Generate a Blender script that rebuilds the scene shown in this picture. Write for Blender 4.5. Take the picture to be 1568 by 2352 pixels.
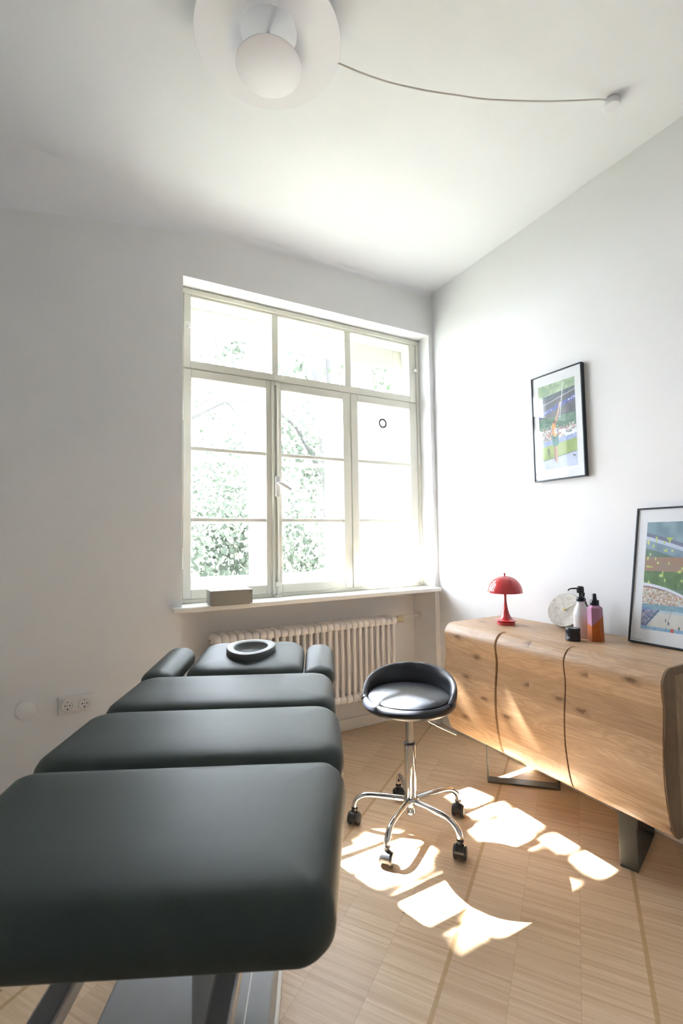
import bpy, math, random
from mathutils import Vector, Matrix
random.seed(7)
scene = bpy.context.scene
for o in list(bpy.data.objects):
    bpy.data.objects.remove(o)
C = scene.collection
PI = math.pi
R = math.radians

# ---------------------------------------------------------------- camera
cam_d = bpy.data.cameras.new('camera')
cam = bpy.data.objects.new('camera', cam_d)
C.objects.link(cam)
scene.camera = cam
cam_d.sensor_fit = 'HORIZONTAL'
cam_d.sensor_width = 24.0
cam_d.lens = 24.0 * 1090.66 / 1568
cr, cu, cf = Vector((.8763, -.4815, -.0149)), Vector((-.0142, -.0568, .9983)), Vector((.4815, .8746, .0566))
m = Matrix((cr, cu, -cf)).transposed().to_4x4()
m.translation = Vector((0, 0, 1.32))
cam.matrix_world = m
cam_d.clip_start = 0.02
cam_d.dof.use_dof = True
cam_d.dof.focus_distance = 2.5
cam_d.dof.aperture_fstop = 5.6

# ---------------------------------------------------------------- light and exposure
w = bpy.data.worlds.new('daylight')
scene.world = w
w.use_nodes = True
bg = w.node_tree.nodes['Background']
bg.inputs[0].default_value = (.90, .95, 1.09, 1)
bg.inputs[1].default_value = 3.2
SUN = Vector((.112, -.405, -.56)).normalized()
sd = bpy.data.lights.new('sun', 'SUN')
sd.energy = 36.0
sd.angle = R(.9)
sd.color = (1.0, .98, .96)
so = bpy.data.objects.new('sun', sd)
so.rotation_euler = SUN.to_track_quat('-Z', 'Y').to_euler()
so.location = (0, 12, 15)
C.objects.link(so)
pd = bpy.data.lights.new('window_portal', 'AREA')
pd.shape = 'RECTANGLE'
pd.size, pd.size_y = 1.8, 2.0
pd.cycles.is_portal = True
po = bpy.data.objects.new('window_portal', pd)
po.location = (1.36, 3.12, 1.9)
po.rotation_euler = (R(-90), 0, 0)
C.objects.link(po)
vs = scene.view_settings
vs.view_transform = 'Standard'
vs.look = 'None'
vs.gamma = 1
vs.exposure = 3.28
vs.use_curve_mapping = False

# ---------------------------------------------------------------- material helpers
class NT:
    def __init__(s, name):
        s.m = bpy.data.materials.new(name)
        s.m.use_nodes = True
        s.t = s.m.node_tree
        s.n = s.t.nodes
        s.b = s.n['Principled BSDF']
        s.out = s.n['Material Output']
    def link(s, a, b): s.t.links.new(a, b)
    def put(s, v, sock):
        if isinstance(v, bpy.types.NodeSocket): s.link(v, sock)
        elif v is not None: sock.default_value = v
    def math(s, op, a, b=None, c=None):
        n = s.n.new('ShaderNodeMath'); n.operation = op
        for i, v in enumerate((a, b, c)): s.put(v, n.inputs[i])
        return n.outputs[0]
    def coord(s, kind='Object'): return s.n.new('ShaderNodeTexCoord').outputs[kind]
    def sep(s, v):
        n = s.n.new('ShaderNodeSeparateXYZ'); s.link(v, n.inputs[0]); return n.outputs
    def comb(s, x=0., y=0., z=0.):
        n = s.n.new('ShaderNodeCombineXYZ')
        for i, v in enumerate((x, y, z)): s.put(v, n.inputs[i])
        return n.outputs[0]
    def noise(s, v, scale=5., detail=3., rough=.5, dist=0.):
        n = s.n.new('ShaderNodeTexNoise'); s.put(v, n.inputs['Vector'])
        n.inputs['Scale'].default_value = scale; n.inputs['Detail'].default_value = detail
        n.inputs['Roughness'].default_value = rough; n.inputs['Distortion'].default_value = dist
        return n.outputs[0]
    def white(s, v):
        n = s.n.new('ShaderNodeTexWhiteNoise'); n.noise_dimensions = '3D'; s.link(v, n.inputs['Vector']); return n.outputs[0]
    def ramp(s, f, stops, interp='LINEAR'):
        n = s.n.new('ShaderNodeValToRGB'); s.link(f, n.inputs[0]); cr_ = n.color_ramp; cr_.interpolation = interp
        while len(cr_.elements) < len(stops): cr_.elements.new(.5)
        for e, (p, c) in zip(cr_.elements, stops):
            e.position = p; e.color = (*c, 1)
        return n.outputs[0]
    def mix(s, f, a, b, mode='MIX'):
        n = s.n.new('ShaderNodeMix'); n.data_type = 'RGBA'; n.blend_type = mode
        s.put(f, n.inputs[0])
        for v, k in ((a, 6), (b, 7)): s.put((*v, 1) if isinstance(v, tuple) and len(v) == 3 else v, n.inputs[k])
        return n.outputs[2]
    def bump(s, h, strength=.2, dist=.01):
        n = s.n.new('ShaderNodeBump'); n.inputs['Strength'].default_value = strength; n.inputs['Distance'].default_value = dist
        s.link(h, n.inputs['Height']); s.link(n.outputs[0], s.b.inputs['Normal'])
    def col(s, v): s.put((*v, 1) if isinstance(v, tuple) and len(v) == 3 else v, s.b.inputs['Base Color'])
    def set(s, **k):
        for a, v in k.items(): s.put(v, s.b.inputs[a.replace('_', ' ').title() if a != 'ior' else 'IOR'])

def simple(name, col, rough=.5, metal=0., var=.04, scale=30., bump=0., **k):
    t = NT(name)
    nz = t.noise(t.coord(), scale)
    t.col(t.mix(nz, tuple(c * (1 - var) for c in col), tuple(min(1, c * (1 + var)) for c in col)))
    t.set(roughness=rough, metallic=metal)
    if bump: t.bump(t.noise(t.coord(), scale * 8, 4), bump, .002)
    for a, v in k.items(): t.b.inputs[a].default_value = v
    return t.m

M = {}
def plaster(name, col):
    t = NT(name)
    co = t.coord()
    t.col(t.mix(t.noise(co, 2.5), tuple(c * .985 for c in col), col))
    t.set(roughness=.85)
    t.bump(t.noise(co, 160., 5, .6), .12, .002)
    return t.m
M['wall'] = plaster('wall_paint', (.82, .82, .822))
M['ceiling'] = plaster('ceiling_paint', (.835, .85, .875))
M['frame'] = simple('window_paint', (.80, .79, .70), .35, var=.03, scale=12)
M['sill'] = simple('sill_paint', (.84, .83, .78), .3, var=.02)
M['rad'] = simple('radiator_enamel', (.80, .765, .73), .35, var=.02)
M['plastic'] = simple('white_plastic', (.80, .78, .75), .3, var=.01)
M['hole'] = simple('dark_hole', (.02, .02, .02), .6)
M['lampwhite'] = simple('lamp_white', (.80, .79, .83), .5, var=.01)
M['cable'] = simple('cable_grey', (.74, .71, .68), .6)
M['vinyl'] = simple('dark_green_vinyl', (.028, .041, .037), .50, var=.08, scale=60, bump=.10, **{'Specular IOR Level': .38})
M['ringside'] = simple('face_ring_grey', (.085, .095, .095), .45)
M['ringtop'] = simple('face_ring_light', (.36, .39, .39), .5)
M['bowl'] = simple('face_bowl_grey', (.13, .14, .14), .5)
M['steelgrey'] = simple('powder_coated_grey', (.33, .34, .34), .4, var=.03)
M['rail'] = simple('rail_grey', (.30, .30, .30), .35, .3)
M['black_leather'] = simple('black_leatherette', (.014, .016, .021), .33, var=.1, bump=.08)
M['piping'] = simple('grey_stitching', (.20, .21, .25), .5)
M['chrome'] = simple('chrome', (.72, .71, .70), .07, 1.0, var=.01)
M['steel'] = simple('brushed_steel', (.42, .40, .37), .28, 1.0)
M['castor'] = simple('castor_black', (.018, .019, .022), .38)
M['legmetal'] = simple('dark_leg_steel', (.085, .088, .082), .42, .35, var=.15, scale=9)
M['legedge'] = M['legmetal']
M['redlamp'] = simple('red_lacquer', (.58, .045, .05), .16, var=.01, **{'Coat Weight': .5})
M['gold'] = simple('brass', (.72, .55, .22), .25, 1.0)
M['handwhite'] = simple('pale_hand', (.85, .80, .68), .35)
M['blackplastic'] = simple('black_plastic', (.012, .013, .017), .32)
M['print'] = simple('label_print', (.55, .58, .66), .5)
M['orange'] = simple('orange_coat', (.46, .105, .008), .5, var=.05)
M['mauve'] = simple('mauve_coat', (.44, .20, .32), .5, var=.03)
M['boxgrey'] = simple('grey_beige_card', (.30, .285, .24), .6, var=.05)
M['brassold'] = simple('old_brass', (.62, .55, .36), .35, .3)
M['framealu'] = simple('anthracite_aluminium', (.055, .065, .075), .32, .6)
M['mat'] = simple('white_passepartout', (.80, .82, .84), .7, var=.01)
M['ringdark'] = simple('dark_ring', (.05, .065, .075), .5)
M['bark'] = simple('bark', (.050, .048, .045), .9, var=.4, scale=6, bump=.5)

def glass_mat(name, tint=(1, 1, 1), base=.035):
    t = NT(name)
    t.n.remove(t.b)
    tr = t.n.new('ShaderNodeBsdfTransparent'); tr.inputs[0].default_value = (*tint, 1)
    gl = t.n.new('ShaderNodeBsdfGlossy'); gl.inputs['Roughness'].default_value = .01
    ge = t.n.new('ShaderNodeNewGeometry'); dt = t.n.new('ShaderNodeVectorMath'); dt.operation = 'DOT_PRODUCT'
    t.link(ge.outputs['Normal'], dt.inputs[0]); t.link(ge.outputs['Incoming'], dt.inputs[1])
    f = t.math('POWER', t.math('SUBTRACT', 1., t.math('ABSOLUTE', dt.outputs['Value'])), 5.)
    f = t.math('ADD', base, t.math('MULTIPLY', f, .9))
    mx = t.n.new('ShaderNodeMixShader')
    t.link(f, mx.inputs[0]); t.link(tr.outputs[0], mx.inputs[1]); t.link(gl.outputs[0], mx.inputs[2])
    t.link(mx.outputs[0], t.out.inputs[0])
    return t.m
M['glass'] = glass_mat('window_glass', (.985, .99, .99))
M['pglass'] = glass_mat('picture_glass', base=.05)

def leaf_mat(name, c1, c2, trans=.5):
    t = NT(name)
    t.n.remove(t.b)
    v = t.white(t.comb(t.math('FLOOR', t.math('MULTIPLY', t.sep(t.coord())[0], 6.)), t.math('FLOOR', t.math('MULTIPLY', t.sep(t.coord())[2], 6.)), 0.))
    c = t.mix(v, c1, c2)
    d = t.n.new('ShaderNodeBsdfDiffuse'); tl = t.n.new('ShaderNodeBsdfTranslucent')
    t.link(c, d.inputs[0]); t.link(c, tl.inputs[0])
    mx = t.n.new('ShaderNodeMixShader'); mx.inputs[0].default_value = trans
    t.link(d.outputs[0], mx.inputs[1]); t.link(tl.outputs[0], mx.inputs[2]); t.link(mx.outputs[0], t.out.inputs[0])
    return t.m
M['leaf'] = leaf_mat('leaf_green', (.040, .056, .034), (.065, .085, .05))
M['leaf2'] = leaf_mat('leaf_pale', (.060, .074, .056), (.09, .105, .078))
M['lawn'] = simple('dark_lawn', (.035, .042, .028), .9, var=.15, scale=2.)  # one even dark grass green

# oak for the sideboard: planks run along y, stacked along z (front) or x (top)
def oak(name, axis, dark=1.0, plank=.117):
    t = NT(name)
    s = t.sep(t.coord('Object'))
    a = s[axis]; y = s[1]
    if axis == 1: y = s[2]; 
    other = s[0] if axis != 0 else s[2]
    wob = t.math('MULTIPLY', t.math('SUBTRACT', t.noise(t.comb(0., y, 0.), 1.6), .5), .012)
    q = t.math('DIVIDE', t.math('ADD', a, wob), plank)
    pid = t.math('FLOOR', q)
    rnd = t.white(t.comb(pid, 3.1, 1.7))
    off = t.math('MULTIPLY', rnd, 37.)
    # cathedral growth rings
    big = t.noise(t.comb(t.math('MULTIPLY', y, 2.2), t.math('ADD', t.math('MULTIPLY', a, 9.), off), t.math('MULTIPLY', other, 3.)), 1.0, 2.5, .5, .4)
    rings = t.math('FRACT', t.math('MULTIPLY', big, 13.))
    rings = t.math('ABSOLUTE', t.math('SUBTRACT', rings, .5))
    fine = t.noise(t.comb(t.math('MULTIPLY', y, 7.), t.math('ADD', t.math('MULTIPLY', a, 260.), off), t.math('MULTIPLY', other, 60.)), 1.0, 3., .6)
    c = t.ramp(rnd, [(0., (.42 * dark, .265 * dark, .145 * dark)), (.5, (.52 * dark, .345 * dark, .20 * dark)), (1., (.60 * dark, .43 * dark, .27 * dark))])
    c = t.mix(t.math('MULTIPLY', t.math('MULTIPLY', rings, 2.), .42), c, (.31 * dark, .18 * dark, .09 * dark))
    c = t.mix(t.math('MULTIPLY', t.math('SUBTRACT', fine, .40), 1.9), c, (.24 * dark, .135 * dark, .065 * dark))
    # knots
    vo = t.n.new('ShaderNodeTexVoronoi'); vo.feature = 'F1'; vo.voronoi_dimensions = '2D'; vo.inputs['Scale'].default_value = 1.
    warp = t.noise(t.coord('Object'), 14., 3.)
    t.link(t.comb(t.math('MULTIPLY', y, 3.4), t.math('ADD', t.math('MULTIPLY', a, 8.), t.math('MULTIPLY', warp, .35)), .5), vo.inputs['Vector'])
    k1 = t.ramp(t.math('ADD', vo.outputs['Distance'], t.math('MULTIPLY', t.math('SUBTRACT', t.noise(t.coord('Object'), 90., 3.), .5), .09)), [(0., (1, 1, 1)), (.05, (.9, .9, .9)), (.085, (.35, .35, .35)), (.17, (0, 0, 0))])
    keep = t.math('GREATER_THAN', t.white(vo.outputs['Position']), .42)
    c = t.mix(t.math('MULTIPLY', t.math('MULTIPLY', k1, keep), .85), c, (.115 * dark, .055 * dark, .022 * dark))
    # plank joints
    fr = t.math('FRACT', q)
    j = t.math('LESS_THAN', t.math('ABSOLUTE', t.math('SUBTRACT', fr, .5)), .494)
    c = t.mix(t.math('MULTIPLY', t.math('SUBTRACT', 1., j), .25), c, (.25 * dark, .13 * dark, .05 * dark))
    t.col(c)
    t.set(roughness=.40)
    t.bump(fine, .10, .002)
    return t.m
M['oak_front'] = oak('oak_front', 2)
M['oak_top'] = oak('oak_top', 0, plank=.135)
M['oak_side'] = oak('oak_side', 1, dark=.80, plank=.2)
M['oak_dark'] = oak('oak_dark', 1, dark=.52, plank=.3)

def floor_mat():
    t = NT('strip_parquet')
    P = t.sep(t.coord('Object'))
    dx, dy = .819, .574
    tt = t.math('ADD', t.math('MULTIPLY', P[0], dx), t.math('MULTIPLY', P[1], dy))
    ss = t.math('SUBTRACT', t.math('MULTIPLY', P[0], dy), t.math('MULTIPLY', P[1], dx))
    sc = t.math('DIVIDE', t.math('ADD', ss, .407), .1857)
    ci = t.math('FLOOR', sc)
    cfr = t.math('FRACT', sc)
    tile_t = t.math('ADD', t.math('DIVIDE', tt, .37), t.math('MULTIPLY', t.white(t.comb(ci, 5., 2.)), 1.))
    ti = t.math('FLOOR', tile_t)
    st = t.math('DIVIDE', tt, .0082)
    si = t.math('FLOOR', st)
    r1 = t.white(t.comb(ci, si, 1.))
    r2 = t.white(t.comb(ci, ti, 9.))
    grain = t.noise(t.comb(t.math('MULTIPLY', ss, 9.), t.math('MULTIPLY', tt, 190.), t.math('MULTIPLY', r1, 9.)), 1., 4., .6)
    c = t.ramp(r1, [(0., (.60, .415, .25)), (.25, (.68, .50, .32)), (.6, (.72, .54, .355)), (1., (.78, .60, .41))])
    broad = t.noise(t.comb(t.math('MULTIPLY', ss, 2.), t.math('MULTIPLY', tt, 22.), ci), 1., 3., .6)
    c = t.mix(t.math('MULTIPLY', broad, .4), c, t.ramp(broad, [(.3, (.60, .415, .25)), (.7, (.76, .58, .40))]))
    c = t.mix(t.math('MULTIPLY', t.math('SUBTRACT', grain, .4), .8), c, (.37, .21, .10))
    c = t.mix(t.math('MULTIPLY', t.math('SUBTRACT', r2, .5), .45), c, (.42, .265, .15))
    # narrow seams between columns, wide filler seams every third column
    edge = t.math('MINIMUM', cfr, t.math('SUBTRACT', 1., cfr))
    nar = t.math('LESS_THAN', edge, .006)
    tf = t.math('FRACT', tile_t)
    cross = t.math('LESS_THAN', t.math('MINIMUM', tf, t.math('SUBTRACT', 1., tf)), .0022)
    c = t.mix(t.math('MULTIPLY', t.math('MAXIMUM', nar, cross), .28), c, (.25, .14, .06))
    w3 = t.math('DIVIDE', t.math('ADD', ss, .407), .5571)
    w3 = t.math('SUBTRACT', w3, t.math('ROUND', w3))
    wide = t.math('LESS_THAN', t.math('ABSOLUTE', w3), .0125)
    fill = t.mix(t.noise(t.coord('Object'), 60., 4.), (.40, .25, .10), (.52, .35, .17))
    c = t.mix(t.math('MULTIPLY', wide, .8), c, fill)
    spk = t.noise(t.comb(t.math('MULTIPLY', ss, 18.), t.math('MULTIPLY', tt, 60.), 0.), 1., 1.)
    c = t.mix(t.math('MULTIPLY', t.math('GREATER_THAN', spk, .80), .7), c, (.10, .05, .03))
    t.col(c)
    rg = t.math('ADD', .36, t.math('MULTIPLY', t.noise(t.coord('Object'), 3.), .12))
    t.set(roughness=rg)
    t.bump(grain, .05, .001)
    return t.m
M['floor'] = floor_mat()

def marble():
    t = NT('pale_marble')
    co = t.coord()
    n = t.noise(co, 28., 6., .65, 1.2)
    t.col(t.ramp(n, [(.3, (.42, .36, .28)), (.42, (.66, .62, .55)), (.55, (.80, .77, .72)), (.75, (.84, .82, .79))]))
    t.set(roughness=.35)
    return t.m
M['marble'] = marble()
M['marbleside'] = simple('marble_edge', (.36, .30, .22), .6)

def milky():
    t = NT('milky_glass')
    z = t.sep(t.coord())[2]
    t.col(t.ramp(t.math('MULTIPLY', z, 5.), [(0., (.80, .70, .66)), (.55, (.82, .78, .77)), (.60, (.84, .86, .86)), (1., (.86, .88, .88))]))
    t.set(roughness=.18)
    t.b.inputs['Transmission Weight'].default_value = .25
    t.b.inputs['Subsurface Weight'].default_value = .2
    return t.m
M['milky'] = milky()

def vcol(name):
    t = NT(name)
    a = t.n.new('ShaderNodeVertexColor'); a.layer_name = 'print'
    t.link(a.outputs[0], t.b.inputs['Base Color'])
    t.set(roughness=.5)
    return t.m
M['print_photo'] = vcol('photo_print')

# ---------------------------------------------------------------- mesh helpers
ORG = {}
class MB:
    def __init__(s): s.v = []; s.f = []; s.mi = []; s.cm = 0
    def add(s, vs_, fs):
        b = len(s.v); s.v += [tuple(p) for p in vs_]
        for f in fs: s.f.append(tuple(i + b for i in f)); s.mi.append(s.cm)
        return s
    def mat(s, i): s.cm = i; return s
    def box(s, x0, x1, y0, y1, z0, z1, fn=None):
        P = [(x, y, z) for z in (z0, z1) for y in (y0, y1) for x in (x0, x1)]
        if fn: P = [fn(p) for p in P]
        return s.add(P, [(0, 2, 3, 1), (4, 5, 7, 6), (0, 1, 5, 4), (2, 6, 7, 3), (0, 4, 6, 2), (1, 3, 7, 5)])
    def loft(s, rings, close=True, cap=True, wrap=False):
        n = len(rings[0]); b = len(s.v)
        s.v += [tuple(p) for r_ in rings for p in r_]
        m_ = len(rings)
        for i in range(m_ if wrap else m_ - 1):
            i2 = (i + 1) % m_
            for j in range(n if close else n - 1):
                k = (j + 1) % n
                s.f.append((b + i * n + j, b + i * n + k, b + i2 * n + k, b + i2 * n + j)); s.mi.append(s.cm)
        if cap and not wrap:
            s.f.append(tuple(b + j for j in reversed(range(n)))); s.mi.append(s.cm)
            s.f.append(tuple(b + (m_ - 1) * n + j for j in range(n))); s.mi.append(s.cm)
        return s
    def lathe(s, prof, c=(0, 0, 0), n=48, fn=None, cap=True):
        rings = []
        for r_, z in prof:
            ring = [(c[0] + max(r_, 1e-5) * math.cos(2 * PI * j / n), c[1] + max(r_, 1e-5) * math.sin(2 * PI * j / n), c[2] + z) for j in range(n)]
            rings.append([fn(p) for p in ring] if fn else ring)
        return s.loft(rings, cap=cap)
    def tube(s, pts, rad, n=14, cap=True, flat=None):
        pts = [Vector(p) for p in pts]
        rr = rad if isinstance(rad, (list, tuple)) else [rad] * len(pts)
        up = None; rings = []
        for i, p in enumerate(pts):
            t_ = (pts[min(i + 1, len(pts) - 1)] - pts[max(i - 1, 0)]).normalized()
            if up is None:
                up = Vector((0, 0, 1)) if abs(t_.z) < .9 else Vector((1, 0, 0))
            up = (up - t_ * up.dot(t_)).normalized()
            sd_ = t_.cross(up)
            fx, fy = flat if flat else (1, 1)
            rings.append([p + (sd_ * math.cos(2 * PI * j / n) * fx + up * math.sin(2 * PI * j / n) * fy) * rr[i] for j in range(n)])
        return s.loft(rings, cap=cap)
    def build(s, name, mats, parent=None, loc=None, smooth=None, bevel=0., seg=2, fn=None, label=None, subsurf=0):
        po_ = ORG[parent.name] if parent else Vector((0, 0, 0))
        org = Vector(loc) if loc is not None else (po_ if parent else Vector((0, 0, 0)))
        me = bpy.data.meshes.new(name)
        vv = [Vector(fn(p)) if fn else Vector(p) for p in s.v]
        me.from_pydata([tuple(p - org) for p in vv], [], s.f)
        if not isinstance(mats, (list, tuple)): mats = [mats]
        for m_ in mats: me.materials.append(m_)
        me.polygons.foreach_set('material_index', s.mi)
        me.update()
        import bmesh
        bm = bmesh.new(); bm.from_mesh(me); bmesh.ops.recalc_face_normals(bm, faces=bm.faces); bm.to_mesh(me); bm.free()
        o = bpy.data.objects.new(name, me)
        C.objects.link(o)
        if parent:
            o.parent = parent
        o.location = org - po_
        ORG[o.name] = org
        if bevel:
            b = o.modifiers.new('bevel', 'BEVEL'); b.width = bevel; b.segments = seg; b.limit_method = 'ANGLE'; b.angle_limit = R(40)
        if subsurf:
            b = o.modifiers.new('subdivision', 'SUBSURF'); b.levels = subsurf; b.render_levels = subsurf
        if smooth is None: smooth = True
        if smooth:
            me.polygons.foreach_set('use_smooth', [True] * len(me.polygons))
            try:
                me.set_sharp_from_angle(angle=R(38))
            except Exception: pass
        if label: o['label'] = label
        return o

def tag(o, label, cat, group=None, kind=None):
    o['label'] = label; o['category'] = cat
    if group: o['group'] = group
    if kind: o['kind'] = kind
    return o
def thing(name, loc, label, cat, group=None):
    o = bpy.data.objects.new(name, None); C.objects.link(o)
    o.empty_display_size = .1
    o.location = loc; ORG[o.name] = Vector(loc)
    return tag(o, label, cat, group)
def rescale(root, k):
    for ch in root.children:
        ch.scale = (k, k, k); ch.location = ch.location * k
def struct(o, label=None):
    o['kind'] = 'structure'
    if label: o['label'] = label
    return o
def structE(name, loc, label):
    o = bpy.data.objects.new(name, None); C.objects.link(o); o.location = loc; ORG[o.name] = Vector(loc)
    return struct(o, label)
def copy_part(o, parent, d=Vector((0, 0, 0))):
    c = o.copy(); C.objects.link(c); c.parent = parent; c.location = o.location + d
    ORG[c.name] = ORG[o.name] + d
    return c
def rrect(cx, cy, w_, l_, r_, n=8):
    out = []
    for (sx, sy, a0) in ((1, 1, 0), (-1, 1, 90), (-1, -1, 180), (1, -1, 270)):
        for i in range(n + 1):
            a = R(a0 + 90 * i / n)
            out.append((cx + sx * (w_ / 2 - r_) + r_ * math.cos(a), cy + sy * (l_ / 2 - r_) + r_ * math.sin(a)))
    return out
def pad(mb, cx, cy, w_, l_, r_, prof, n=10, zf=None):
    rings = []
    for ins, z in prof:
        ri = max(r_ - ins, .006)
        rings.append([(x, y, z if zf is None else z + zf(x, y)) for x, y in rrect(cx, cy, w_ - 2 * ins, l_ - 2 * ins, ri, n)])
    mb.loft(rings)
    return mb

# ---------------------------------------------------------------- room shell
YW, XR, HC = 2.692, 2.279, 3.144
XL, YB = -1.35, -1.9
OX0, OX1, OZ1, SZ = .487, 2.238, 2.815, .965
NY = YW + .26
OUT = YW + .42
fl = MB().box(XL - .1, XR + .1, YB - .1, NY + .1, -.1, 0).build('floor', M['floor'], smooth=False)
struct(fl, 'pale oak strip parquet floor with darker filler seams')
wb = MB()
wb.box(XL - .1, OX0, YW, OUT, 0, HC)
wb.box(OX1, XR + .12, YW, OUT, 0, HC)
wb.box(OX0, OX1, YW, OUT, OZ1, HC)
wb.box(OX0, OX1, NY, OUT, 0, SZ - .03)
struct(wb.build('wall_back', M['wall'], smooth=False), 'white plastered window wall with a radiator niche')
struct(MB().box(XR, XR + .15, YB - .1, YW, 0, HC).build('wall_right', M['wall'], smooth=False), 'white wall behind the sideboard')
struct(MB().box(XL - .12, XL, YB - .1, YW, 0, HC).build('wall_left', M['wall'], smooth=False))
struct(MB().box(XL, XR, YB - .12, YB, 0, HC).build('wall_front', M['wall'], smooth=False))
ce = MB().box(XL - .1, XR + .12, YB - .1, OUT, HC, HC + .12)
rings = []
for i in range(25):
    x = XL + (XR - XL) * i / 24
    rad = .03 + .22 * max(0., min(1., (.95 - x) / 1.5)) ** 1.3
    ring = [(x, YW + .001, HC + .001)]
    for k in range(11):
        a = R(90 * k / 10)
        ring.append((x, YW - rad + rad * math.sin(a), HC - rad + rad * math.cos(a)))
    rings.append(ring)
ce.loft(rings)
ceo = ce.build('ceiling', M['ceiling'])
struct(ceo, 'white ceiling with a softly rounded edge at the window wall')
struct(MB().box(OX0, OX1, NY - .018, NY, 0, .075).box(OX0, OX1, NY - .022, NY, .0, .012).build('baseboard_back', M['sill'], bevel=.003), 'white baseboard in the radiator niche')
struct(MB().box(XR - .014, XR, YB, YW, 0, .07).build('baseboard_right', M['sill'], bevel=.003))
struct(MB().box(XL, OX0, YW - .014, YW, 0, .07).build('baseboard_left', M['sill'], bevel=.003))

# window sill
sl = MB().box(.437, 2.262, YW - .05, YW + .36, SZ - .028, SZ).build('trim_1', M['sill'], bevel=.006)
struct(sl, 'painted wooden window sill')

# ---------------------------------------------------------------- inner window
W1 = structE('window_1', (1.36, YW + .13, SZ), 'inner casement window, cream painted, with three lights above three casements')
Y0, Y1 = YW + .125, YW + .165
fr = MB()
fr.box(OX0, .512, Y0 - .004, Y1 + .03, SZ, OZ1); fr.box(2.212, OX1, Y0 - .004, Y1 + .03, SZ, OZ1)
fr.box(OX0, OX1, Y0 - .004, Y1 + .03, OZ1 - .012, OZ1); fr.box(OX0, OX1, Y0 + .004, Y1 + .03, SZ, SZ + .022)
fr.box(.512, 2.212, Y0 + .01, Y1 + .03, 2.315, 2.345)
fr.box(OX0, OX1, Y0 - .012, Y0 + .005, OZ1 - .035, OZ1 - .006)
fr.build('window_frame', M['frame'], W1, bevel=.003)
def sash(name, x0, x1, z0, z1, lights, bars_z=(), y0=None, y1=None, parent=None, st=.0):
    y0 = Y0 if y0 is None else y0; y1 = Y1 if y1 is None else y1
    mb = MB()
    g0, g1 = lights[0][0], lights[-1][1]
    lz0, lz1 = lights[0][2], lights[0][3]
    mb.box(x0, g0, y0, y1, z0, z1); mb.box(g1, x1, y0, y1, z0, z1)
    mb.box(g0, g1, y0, y1, z0, lz0); mb.box(g0, g1, y0, y1, lz1, z1)
    for i in range(len(lights) - 1):
        mb.box(lights[i][1], lights[i + 1][0], y0 + .004, y1 - .004, lz0, lz1)
    for bz in bars_z:
        mb.box(g0, g1, y0 + .006, y1 - .008, bz - .011, bz + .011)
    o = mb.build(name, M['frame'], parent, bevel=.004)
    for (a, b, c, d) in lights:
        MB().box(a - .003, b + .003, (y0 + y1) / 2 - .0015, (y0 + y1) / 2 + .0015, c - .003, d + .003).build('pane', M['glass'], o, smooth=False)
    return o
us = sash('upper_sash', .514, 2.210, 2.337, 2.802, [(.556, 1.062, 2.382, 2.766), (1.104, 1.598, 2.382, 2.766), (1.645, 2.150, 2.382, 2.766)], parent=W1)
cs = [sash('casement', .514, 1.053, SZ + .022, 2.330, [(.560, 1.018, 1.042, 2.281)], (1.444, 1.862), parent=W1),
      sash('casement', 1.075, 1.632, SZ + .022, 2.330, [(1.122, 1.575, 1.042, 2.281)], (1.444, 1.862), parent=W1),
      sash('casement', 1.638, 2.210, SZ + .022, 2.330, [(1.692, 2.145, 1.042, 2.281)], (1.444, 1.862), parent=W1)]
MB().box(1.052, 1.098, Y0 - .012, Y0 + .01, SZ + .022, 2.325).tube([(1.062, Y0 - .012, SZ + .02), (1.062, Y0 - .012, 2.325)], .008, 10).tube([(1.088, Y0 - .012, SZ + .02), (1.088, Y0 - .012, 2.325)], .006, 10).build('meeting_strip', M['frame'], W1)
# espagnolette rod with oval plate and lever
rd = MB().tube([(1.083, Y0 - .022, SZ + .01), (1.083, Y0 - .022, 2.36)], .0055, 10)
rd.box(1.068, 1.100, Y0 - .032, Y0 - .012, 2.30, 2.318); rd.box(1.068, 1.100, Y0 - .032, Y0 - .012, 1.03, 1.06); rd.box(1.066, 1.102, Y0 - .034, Y0 + .01, SZ + .0, SZ + .016)
rd.tube([(1.083, Y0 - .022, 2.33), (1.083, Y0 - .022, 2.365)], .010, 10)
rd.build('locking_rod', M['frame'], W1, bevel=.002)
pl = MB()
rings = []
for dy, s_ in ((0, 1.), (-.006, 1.), (-.010, .86)):
    ring = []
    for j in range(32):
        a = 2 * PI * j / 32
        zz = math.sin(a); xx = math.cos(a)
        ring.append((1.083 + xx * .016 * s_, Y0 - .024 + dy, 1.655 + (.052 if zz > 0 else -.052) * (1 if abs(zz) > 1e-6 else 0) * 1 + zz * .016 * s_))
    rings.append(ring)
pl.loft(rings)
hp = pl.build('handle_plate', M['plastic'], W1)
MB().tube([(1.083, Y0 - .03, 1.675), (1.083, Y0 - .06, 1.672), (1.098, Y0 - .072, 1.664), (1.125, Y0 - .078, 1.648), (1.152, Y0 - .080, 1.632)], [.009, .010, .012, .0115, .008], 12).build('handle', M['plastic'], hp)
for hz in (2.10, 1.19):
    MB().tube([(1.637, Y0 - .006, hz - .06), (1.637, Y0 - .006, hz + .06)], .006, 10).build('hinge', M['frame'], W1)
for hz in (2.08, 1.22):
    MB().tube([(.511, Y0 - .006, hz - .06), (.511, Y0 - .006, hz + .06)], .006, 10).build('hinge', M['frame'], W1)
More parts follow.
